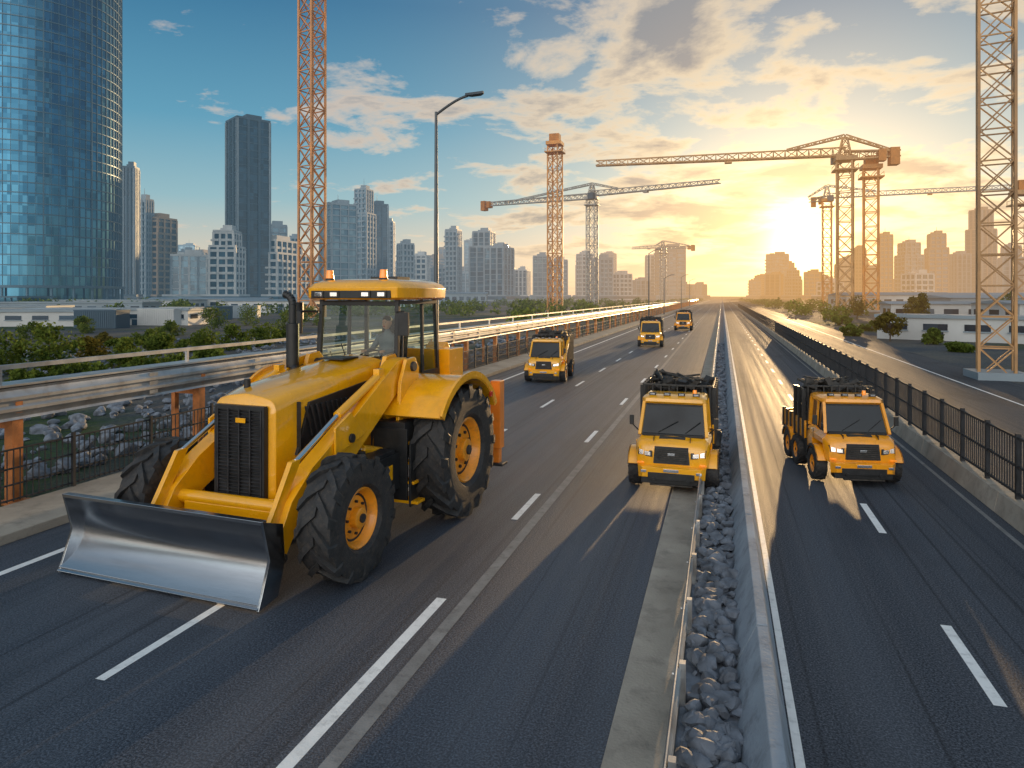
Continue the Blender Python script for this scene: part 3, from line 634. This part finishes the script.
TWG=facade('tower_glass',(.015,.085,.155),(.055,.19,.30),.06,.9,(2.4,2.4,3.9))
WW=mat('white_cladding',(.48,.49,.49),.6,0,.15,.2); GW=mat('grey_cladding',(.22,.27,.31),.6,0,.15,.2); DW=mat('dark_cladding',(.045,.085,.125),.5,.2,.15,.2); BW=mat('brown_cladding',(.28,.20,.14),.7,0,.15,.2)
TF=mat('tower_fins',(.07,.13,.18),.4,.5,.15,.2)
def building(s,d,w,h,style=0,rot=None,name='office_tower',dp=None,steps=1):
    g,wl=[(GB,WW),(GD,DW),(GL,GW),(GB,GW),(GD,BW)][style]
    b=MB(); dp=dp or w*random.uniform(.8,1.2); z=0; vert=(style==1) or random.random()<.3; bays=random.uniform(4.5,8)
    segs=[(1.0,1.0)] if steps==1 else [(1.0,.72),(.78,.2),(.5,.08)][:steps]
    tot=sum(q_[1] for q_ in segs)
    for sc,hf in segs:
        W,DP,hh=w*sc,dp*sc,h*hf/tot; b.bb(-W/2+.6,W/2-.6,-DP/2+.6,DP/2-.6,z,z+hh,0)
        fh=max(4.2,hh/24); nf=int(hh/fh); th=fh*(.10 if vert else (.34 if style in(0,3,4) else .16))
        for k in range(nf+1):
            o_=.35 if vert else 0
            b.bb(-W/2+o_,W/2-o_,-DP/2+o_,DP/2-o_,z+k*fh-th/2 if k else z,z+k*fh+th/2,1)
        npx=max(3,int(W/bays)); npy=max(3,int(DP/bays)); pw=1.3 if vert else (1.1 if style in(0,3,4) else .6)
        for k in range(npx+1):
            x=-W/2+.4+k*(W-.8)/npx
            for y in(-DP/2,DP/2): b.box((x,y,z+hh/2),(pw,.5,hh),2 if vert and k%3==0 else 1)
        for k in range(npy+1):
            y=-DP/2+.4+k*(DP-.8)/npy
            for x in(-W/2,W/2): b.box((x,y,z+hh/2),(.5,pw,hh),2 if vert and k%3==0 else 1)
        if style in(0,3) and not vert:
            for k in range(1,nf):
                for u in(-.3,.28): b.box((u*W,-DP/2-.8,z+k*fh),(W*.22,1.6,1.1),1); b.box((-W/2-.8,u*DP,z+k*fh),(1.6,DP*.22,1.1),1)
        z+=hh; b.box((0,0,z+.6),(W,DP,1.2),1)
    b.box((W*.1,0,z+2.4),(W*.45,DP*.5,3.6),1); b.box((-W*.25,DP*.1,z+1.8),(W*.2,DP*.2,2.2),1)
    if random.random()<.4: b.cyl((0,0,z+3),(0,0,z+3+h*.08),.25,.1,6,1)
    b.bb(-w*.7,w*.7,-dp*.7,dp*.7,0,5,1); b.bb(-w*.71,w*.71,-dp*.71,dp*.71,1.2,3.8,0)
    p=at(s,d); b.obj(name,[g,wl,GW],None,0,0,loc=p,rotz=TH+(rot if rot is not None else random.uniform(-.6,.6))-math.atan(s/700)*.5)
BL=[
(124,138,130,430,1,1),(137,152,98,470,3,1),(146,172,79,480,4,1),(170,210,42,430,0,1),(178,196,46,520,3,1),(212,243,66,400,0,2),(228,268,176,420,1,1),(243,302,56,440,0,2),(262,288,72,520,3,1),(284,304,60,600,3,2),
(322,354,92,450,2,1),(354,374,108,560,3,2),(366,388,93,600,1,1),(384,395,76,640,3,1),(398,413,54,520,3,1),(411,430,42,560,0,1),(430,446,30,640,3,1),(446,461,68,600,3,1),(470,498,66,620,3,2),(486,512,50,560,3,1),(500,516,30,700,0,1),
(515,530,28,650,0,1),(533,551,42,640,2,1),(551,567,38,680,3,1),(577,592,44,680,0,1),(594,611,40,650,3,1),(612,630,24,700,0,1),(632,650,18,800,3,1),(652,668,26,900,2,1),(672,690,14,900,3,1),(692,706,14,1000,2,1),
(748,762,18,1000,3,1),(766,784,24,900,4,1),(786,800,28,850,3,2),(804,822,26,800,4,1),(836,850,34,760,3,1),(852,866,50,800,4,2),(878,892,63,720,4,1),(898,920,55,700,3,2),(926,947,64,700,4,2),(951,968,44,740,3,1),(970,992,88,760,4,2),(1000,1022,52,700,3,2),(1026,1050,74,650,4,1),(1060,1080,50,650,3,1),(905,930,24,560,0,1),(820,840,16,600,0,1),(-140,-90,90,420,3,1),(-230,-180,140,450,1,1)]
for x0,x1,r,d,st,sp in BL:
    building((x0+x1)/2-512,d,(x1-x0)*d/700*.84,hg(r-3,d),st,.55 if x0==228 else None,'apartment_building' if st in(0,4) else 'office_tower',None,sp)
for i in range(90):
    s=random.choice((random.uniform(-400,160),random.uniform(-400,0),random.uniform(240,640))); d=random.uniform(750,1500); building(s,d,random.uniform(14,30),random.uniform(20,85)*(.75 if s>150 else 1),random.choice((0,2,3,3,4)),None,'office_tower')
def glass_tower():
    b=MB(); d=300; p=at(-484,d); nseg=84; fh=4.0; nf=52; R=35.0
    for k in range(nf):
        z0,z1=8+k*fh,8+(k+1)*fh
        for i in range(nseg):
            a0,a1=2*math.pi*i/nseg,2*math.pi*(i+1)/nseg; j=[random.uniform(-.07,.07) for _ in range(4)]
            b.add([((R+j[0])*math.cos(a0),(R+j[0])*math.sin(a0),z0),((R+j[1])*math.cos(a1),(R+j[1])*math.sin(a1),z0),((R+j[2])*math.cos(a1),(R+j[2])*math.sin(a1),z1),((R+j[3])*math.cos(a0),(R+j[3])*math.sin(a0),z1)],[(0,1,2,3)],0)
    ring=lambda z,r:[(r*math.cos(2*math.pi*i/nseg),r*math.sin(2*math.pi*i/nseg),z) for i in range(nseg)]
    for k in range(nf+1):
        z=8+k*fh; b.loft([ring(z-.2,R+.3),ring(z+.2,R+.3)],1,True)
    for i in range(nseg):
        a=2*math.pi*i/nseg; c,s_=math.cos(a),math.sin(a); w=.12 if i%7 else .45
        b.box(((R+.2)*c,(R+.2)*s_,8+nf*fh/2),(.4,w,nf*fh),1,Matrix.Rotation(a,3,'Z'))
    b.loft([ring(0,R-2),ring(8,R-2)],0); b.loft([ring(7.2,R+1.5),ring(8.2,R+1.5)],1)
    for i in range(0,nseg,3): a=2*math.pi*i/nseg; b.cyl(((R+.5)*math.cos(a),(R+.5)*math.sin(a),0),((R+.5)*math.cos(a),(R+.5)*math.sin(a),7.5),.5,n=8,m=1)
    b.loft([ring(8+nf*fh,R-3),ring(14+nf*fh,R-3)],1)
    b.bb(-55,50,-R-8,-R+4,0,3.4,0); b.bb(-56,51,-R-9,-R+5,3.4,4.0,1)
    for k in range(36): b.box((-55+k*3,-R-8.1,1.7),(.3,.4,3.4),1)
    b.obj('glass_tower',[TWG,TF],None,0,20,loc=p,rotz=TH-.3)
glass_tower()
def shed(s,d,w,dp,h,name='warehouse',m=None,rot=0.0,roof=True):
    b=MB(); b.bb(-w/2,w/2,-dp/2,dp/2,0,h,0)
    if roof: b.prism([(-dp/2-.4,h),(0,h+dp*.05),(dp/2+.4,h)],-w/2-.4,w/2+.4,2)
    else: b.bb(-w/2-.2,w/2+.2,-dp/2-.2,dp/2+.2,h,h+.3,2)
    k=max(3,int(w/3))
    for i in range(k):
        x=-w/2+(i+.5)*w/k; b.box((x,-dp/2-.01,h*.6),(w/k*.6,.08,h*.3),1); b.box((x,-dp/2-.05,h*.43),(w/k*.66,.14,.12),2)
        if i%4==1: b.box((x,-dp/2-.03,h*.2),(w/k*.4,.08,h*.4),1)
    for i in range(int(dp/3)):
        y=-dp/2+(i+.5)*3
        for x in(-w/2-.01,w/2+.01): b.box((x,y,h*.6),(.08,1.8,h*.3),1)
    b.obj(name,[m or WW,GD,GW],None,0,0,loc=at(s,d),rotz=TH+rot)
shed(-470,95,20,7,1.9,rot=.1,roof=False); shed(-390,100,24,7,2.0,m=WW,rot=-.1,roof=False); shed(-300,190,30,8,3.2,rot=.15); shed(-240,170,24,8,2.8,rot=-.2); shed(-180,220,26,10,3.6,m=GW,rot=.1); shed(-540,110,26,8,2.2,rot=.1,roof=False); shed(-120,260,30,12,4.2); shed(-380,180,34,10,2.8,roof=False); shed(-60,300,30,12,5,m=GW); shed(-430,150,30,8,2.5,m=GW,roof=False)
shed(470,62,16,4,2.0,rot=-.75,roof=False,m=WW); shed(455,105,22,8,2.8,rot=-.3,m=WW); shed(440,190,60,14,4.2,rot=-.1); shed(520,140,40,12,3.6,m=GW); shed(380,240,36,14,4.6,m=GW); shed(560,90,20,9,3)
for s,d in [(-330,110),(-300,118),(-270,128),(-350,96),(-410,88)]:
    b=MB(); b.bb(-3,3,-1.2,1.2,0,2.2,0)
    for k in range(20): b.box((-2.85+k*.3,-1.22,1.1),(.1,.06,2.1),0)
    b.bb(-3.05,3.05,-1.25,1.25,2.15,2.28,0); b.obj('shipping_container',[random.choice((WW,GW,DW,WW))],None,0,0,loc=at(s,d),rotz=random.uniform(0,1))

# ---------------- cranes
CY=mat('crane_orange',(.58,.24,.05),.5,0,.25,.5,dirt=((.14,.08,.05),.6)); CG=mat('crane_grey',(.30,.30,.29),.5,.2,.2,.5,dirt=((.1,.08,.06),.5)); CC=mat('counterweight',(.45,.17,.04),.7,0,.2,1); CT_=mat('crane_tan',(.40,.22,.09),.5,.1,.3,.4,dirt=((.14,.09,.07),.6)); CR=mat('crane_rust_orange',(.52,.22,.07),.5,0,.3,.4,dirt=((.16,.09,.06),.7))
def lattice(b,p0,p1,w,seg,t,tri=False,w1=None,m=0):
    p0,p1=Vector(p0),Vector(p1); d=p1-p0; n=max(2,round(d.length/seg)); z=d.normalized()
    up=Vector((0,0,1)) if abs(z.z)<.9 else Vector((.26,.966,0))
    x=z.cross(up).normalized(); y=x.cross(z).normalized(); w1=w if w1 is None else w1
    def cs(k):
        q_=w+(w1-w)*k/n; c=p0+d*k/n
        return [c-x*q_/2,c+x*q_/2,c+y*q_*.9] if tri else [c-x*q_/2-y*q_/2,c+x*q_/2-y*q_/2,c+x*q_/2+y*q_/2,c-x*q_/2+y*q_/2]
    k0=cs(0); kn=cs(n); c=len(k0)
    for a,e in zip(k0,kn): b.beam(a,e,t*1.5,t*1.5,m)
    for k in range(n):
        A,B=cs(k),cs(k+1)
        for i in range(c):
            j=(i+1)%c; b.beam(A[i],A[j],t*.8,t*.8,m); b.beam(A[i] if k%2 else A[j],B[j] if k%2 else B[i],t*.8,t*.8,m)
            if not tri: b.beam(A[j] if k%2 else A[i],B[i] if k%2 else B[j],t*.6,t*.6,m)
def crane(s,d,h,w,tip=None,tail=None,m=CY,apex=.06,t=None,jm=None):
    b=MB(); t=t or w*.07; p=at(s,d); lattice(b,p,p+Vector((0,0,h)),w,w*1.05,t,m=0)
    b.box((p.x,p.y,.15),(w*1.5,w*1.5,.4),2)
    b.box((p.x,p.y,h+w*.2),(w*1.4,w*1.4,w*.3),0); b.box((p.x,p.y,h-w*.6),(w*1.6,w*1.6,w*.1),0)
    for x in(-1,1):
        for y in(-1,1): b.beam((p.x+x*w*.75,p.y+y*w*.75,h-w*.6),(p.x+x*w*.75,p.y+y*w*.75,h-w*.25),t*.4,t*.4,0)
        b.beam((p.x+x*w*.75,p.y-w*.75,h-w*.28),(p.x+x*w*.75,p.y+w*.75,h-w*.28),t*.4,t*.4,0)
    if tip is None: b.box((p.x,p.y,h+w*.7),(w*.9,w*.9,w*.7),3)
    if tip is not None:
        z=h+w*.45; a=Vector((p.x,p.y,z)); T1=at(*tip,z); T2=at(*tail,z); dr=(T1-a).normalized(); jl=(T1-a).length; bl=(T2-a).length
        lattice(b,a,T1,w*.66,w*.8,t*.95,True,w*.42,1); lattice(b,a,T2,w*.6,w*.8,t*.95,False,w*.4,1)
        ap=a+Vector((0,0,max(apex*jl,w*1.3))); lattice(b,a,ap,w*.8,w,t*.9,False,w*.3,1)
        lattice(b,ap,a+dr*jl*.22+Vector((0,0,w*.5)),w*.25,w*.6,t*.8,True,w*.15,1); lattice(b,ap,a-dr*bl*.85+Vector((0,0,w*.2)),w*.25,w*.6,t*.8,True,w*.15,1)
        R3=Matrix.Rotation(math.atan2(dr.y,dr.x),3,'Z')
        b.box(T2-Vector((0,0,w*.2))+dr*w*.4,(w*.6,w*.8,w*1.2),3,R3); b.box(T2-Vector((0,0,w*.1))+dr*w*1.2,(w*.5,w*.7,w*.8),3,R3)
        sd_=Vector((-dr.y,dr.x,0)); b.box(a-sd_*w*.8+dr*w*.4-Vector((0,0,w*.1)),(w*.7,w*.5,w*.7),4,R3)
        hk=a+dr*jl*.45; b.box(hk-Vector((0,0,w*.15)),(w*.5,w*.5,w*.15),0,R3)
    b.obj('tower_crane',[m,jm or m,GW,CC,DW],None,0,0)
crane(-200,120,75,3.1,(60,150),(-290,112),m=CR)
crane(43,165,hg(150,165),2.6,m=CY)
crane(80,200,hg(96,200),2.5,(208,177),(-30,219),m=CG,jm=CG)
crane(333,180,hg(134,180),3.6,(84,194),(388,177),m=CT_,jm=CT_)
crane(359,182,hg(126,182),3.4,m=CY)
crane(315,232,hg(94,232),2.7,(560,205),(298,238),m=CY,jm=CG)
crane(484,34,36,1.45,(700,50),(420,30),m=CT_,t=.085)
crane(151,400,hg(46,400),2.8,(120,410),(183,392),m=CG)
crane(512,105,hg(100,105),2.2,m=CT_)

# ---------------- street lamps
LMT=mat('lamp_pole_metal',(.10,.11,.12),.45,.6,.15,2)
def lamp(x,y,h=12.2,arm=1.9):
    b=MB(); b.cyl((x,y,0),(x,y,h*.97),.12,.06,12); b.cyl((x,y,0),(x,y,.5),.2,.17,12); b.box((x,y,.05),(.5,.5,.1))
    pr=Vector((x,y,h*.96))
    for k in range(1,9):
        u=k/8; p=Vector((x+arm*.75*u,y,h*.96+.55*math.sin(u*1.4)+u*.15)); b.cyl(pr,p,.055,n=10,cap=False); pr=p
    b.loft([[(pr.x-.1+L_*arm*.42,y-w_,pr.z+dz+.02*L_),(pr.x-.1+L_*arm*.42,y+w_,pr.z+dz+.02*L_),(pr.x-.1+L_*arm*.42,y+w_*.6,pr.z+.11+dz*.5+.02*L_),(pr.x-.1+L_*arm*.42,y-w_*.6,pr.z+.11+dz*.5+.02*L_)] for L_,w_,dz in((0,.06,0),(.3,.16,-.03),(.8,.17,-.02),(1.0,.08,.02))],0)
    b.obj('street_lamp',[LMT],None,0,30)
for y,h in((27.6,12.2),(118,11.5),(150,8),(215,10),(270,10)): lamp(-11.65,y,h)

# ---------------- sky
w=D.worlds.new('World'); SC.world=w; w.use_nodes=True; nt=w.node_tree; nt.nodes.clear()
out=nt.nodes.new('ShaderNodeOutputWorld'); bg=nt.nodes.new('ShaderNodeBackground'); bg.inputs[1].default_value=.1
sky=nt.nodes.new('ShaderNodeTexSky'); sky.sky_type='NISHITA'; sky.sun_disc=False; sky.sun_elevation=SUN_EL; sky.sun_rotation=SUN_AZ; sky.dust_density=2
tc=nt.nodes.new('ShaderNodeTexCoord'); nrm=N(nt,'ShaderNodeVectorMath',operation='NORMALIZE'); L(nt,tc.outputs['Generated'],nrm.inputs[0]); dr=nrm.outputs[0]
sp=nt.nodes.new('ShaderNodeSeparateXYZ'); L(nt,dr,sp.inputs[0]); z=M(nt,'MAXIMUM',sp.outputs[2],0.0)
dp=N(nt,'ShaderNodeVectorMath',operation='DOT_PRODUCT'); L(nt,dr,dp.inputs[0]); dp.inputs[1].default_value=SV; sd=M(nt,'MAXIMUM',dp.outputs['Value'],0.0)
grad=RAMP(nt,z,[(0,(.74,.58,.42)),(.06,(.60,.58,.51)),(.13,(.27,.48,.56)),(.23,(.095,.33,.49)),(.38,(.026,.17,.33)),(.6,(.10,.24,.38)),(1,(.22,.31,.40))])
def V1(f):
    n=nt.nodes.new('ShaderNodeCombineColor')
    for i in range(3): L(nt,f,n.inputs[i])
    return n.outputs[0]
def addc(a,f,c): return MIX(nt,1.0,a,MIX(nt,1.0,c,V1(f),'MULTIPLY'),'ADD')
c=grad
c=addc(c,M(nt,'MULTIPLY',M(nt,'POWER',sd,18.0),.46),(1,.60,.20))
bk=M(nt,'MAXIMUM',M(nt,'MULTIPLY',sp.outputs[1],-1.0),0.0)
c=addc(c,M(nt,'MULTIPLY',M(nt,'POWER',bk,2.5),2.9),(1,.91,.80))  # added sky glow behind the camera, fills the vehicle fronts
zz=M(nt,'ADD',z,.13); cx=M(nt,'DIVIDE',sp.outputs[0],zz); cy=M(nt,'DIVIDE',sp.outputs[1],zz); cv=nt.nodes.new('ShaderNodeCombineXYZ'); L(nt,cx,cv.inputs[0]); L(nt,cy,cv.inputs[1])
def nz(sc,det,rough,off,dist=.0):
    mp=N(nt,'ShaderNodeMapping'); mp.inputs['Location'].default_value=off; L(nt,cv.outputs[0],mp.inputs[0])
    n=N(nt,'ShaderNodeTexNoise'); n.inputs['Scale'].default_value=sc; n.inputs['Detail'].default_value=det; n.inputs['Roughness'].default_value=rough; n.inputs['Distortion'].default_value=dist; L(nt,mp.outputs[0],n.inputs['Vector']); return n.outputs[0]
n1=nz(1.9,8,.60,(3.1,1.7,0),.25); n2=nz(.5,2,.5,(7.3,2.2,0))
cov=M(nt,'ADD',n1,M(nt,'MULTIPLY',M(nt,'SUBTRACT',n2,.5),.45)); cov=M(nt,'ADD',cov,M(nt,'MULTIPLY',M(nt,'POWER',sd,7.0),.16))
mask=RAMP(nt,cov,[(.575,0.0),(.66,.96)]); dens=RAMP(nt,cov,[(.61,0.0),(.76,1.0)])
fd=RAMP(nt,z,[(.01,0.15),(.08,1.0)]); mask=M(nt,'MULTIPLY',mask,fd)
warm=M(nt,'POWER',sd,9.0)
ccol=MIX(nt,warm,(.74,.60,.50),(1.05,.84,.52)); ccol=MIX(nt,dens,ccol,MIX(nt,warm,(.17,.24,.31),(.30,.28,.28)))
c=MIX(nt,mask,c,ccol)
c=addc(c,M(nt,'MULTIPLY',M(nt,'POWER',sd,110.0),.65),(1,.60,.18))
c=addc(c,M(nt,'MULTIPLY',M(nt,'POWER',sd,1200.0),2.4),(1,.82,.45))
tot=MIX(nt,1.0,MIX(nt,1.0,c,(9.2,9.2,9.2),'MULTIPLY'),MIX(nt,1.0,sky.outputs[0],(.2,.2,.2),'MULTIPLY'),'ADD')
L(nt,tot,bg.inputs[0]); L(nt,bg.outputs[0],out.inputs[0])
sl=D.lights.new('sun','SUN'); sl.energy=4.4; sl.angle=math.radians(.5); sl.color=(1,.64,.30); so=D.objects.new('sun',sl); SC.collection.objects.link(so); so.rotation_euler=SV.to_track_quat('Z','Y').to_euler(); so.location=(20,60,40)
# ---------------- camera
cam=D.cameras.new('camera'); co=D.objects.new('camera',cam); SC.collection.objects.link(co); SC.camera=co
co.location=(0,0,H); co.rotation_euler=(math.pi/2,0,TH); cam.sensor_width=36; cam.lens=36*700/1024; cam.shift_y=-(384-296)/1024; cam.clip_end=9000; cam.clip_start=.1
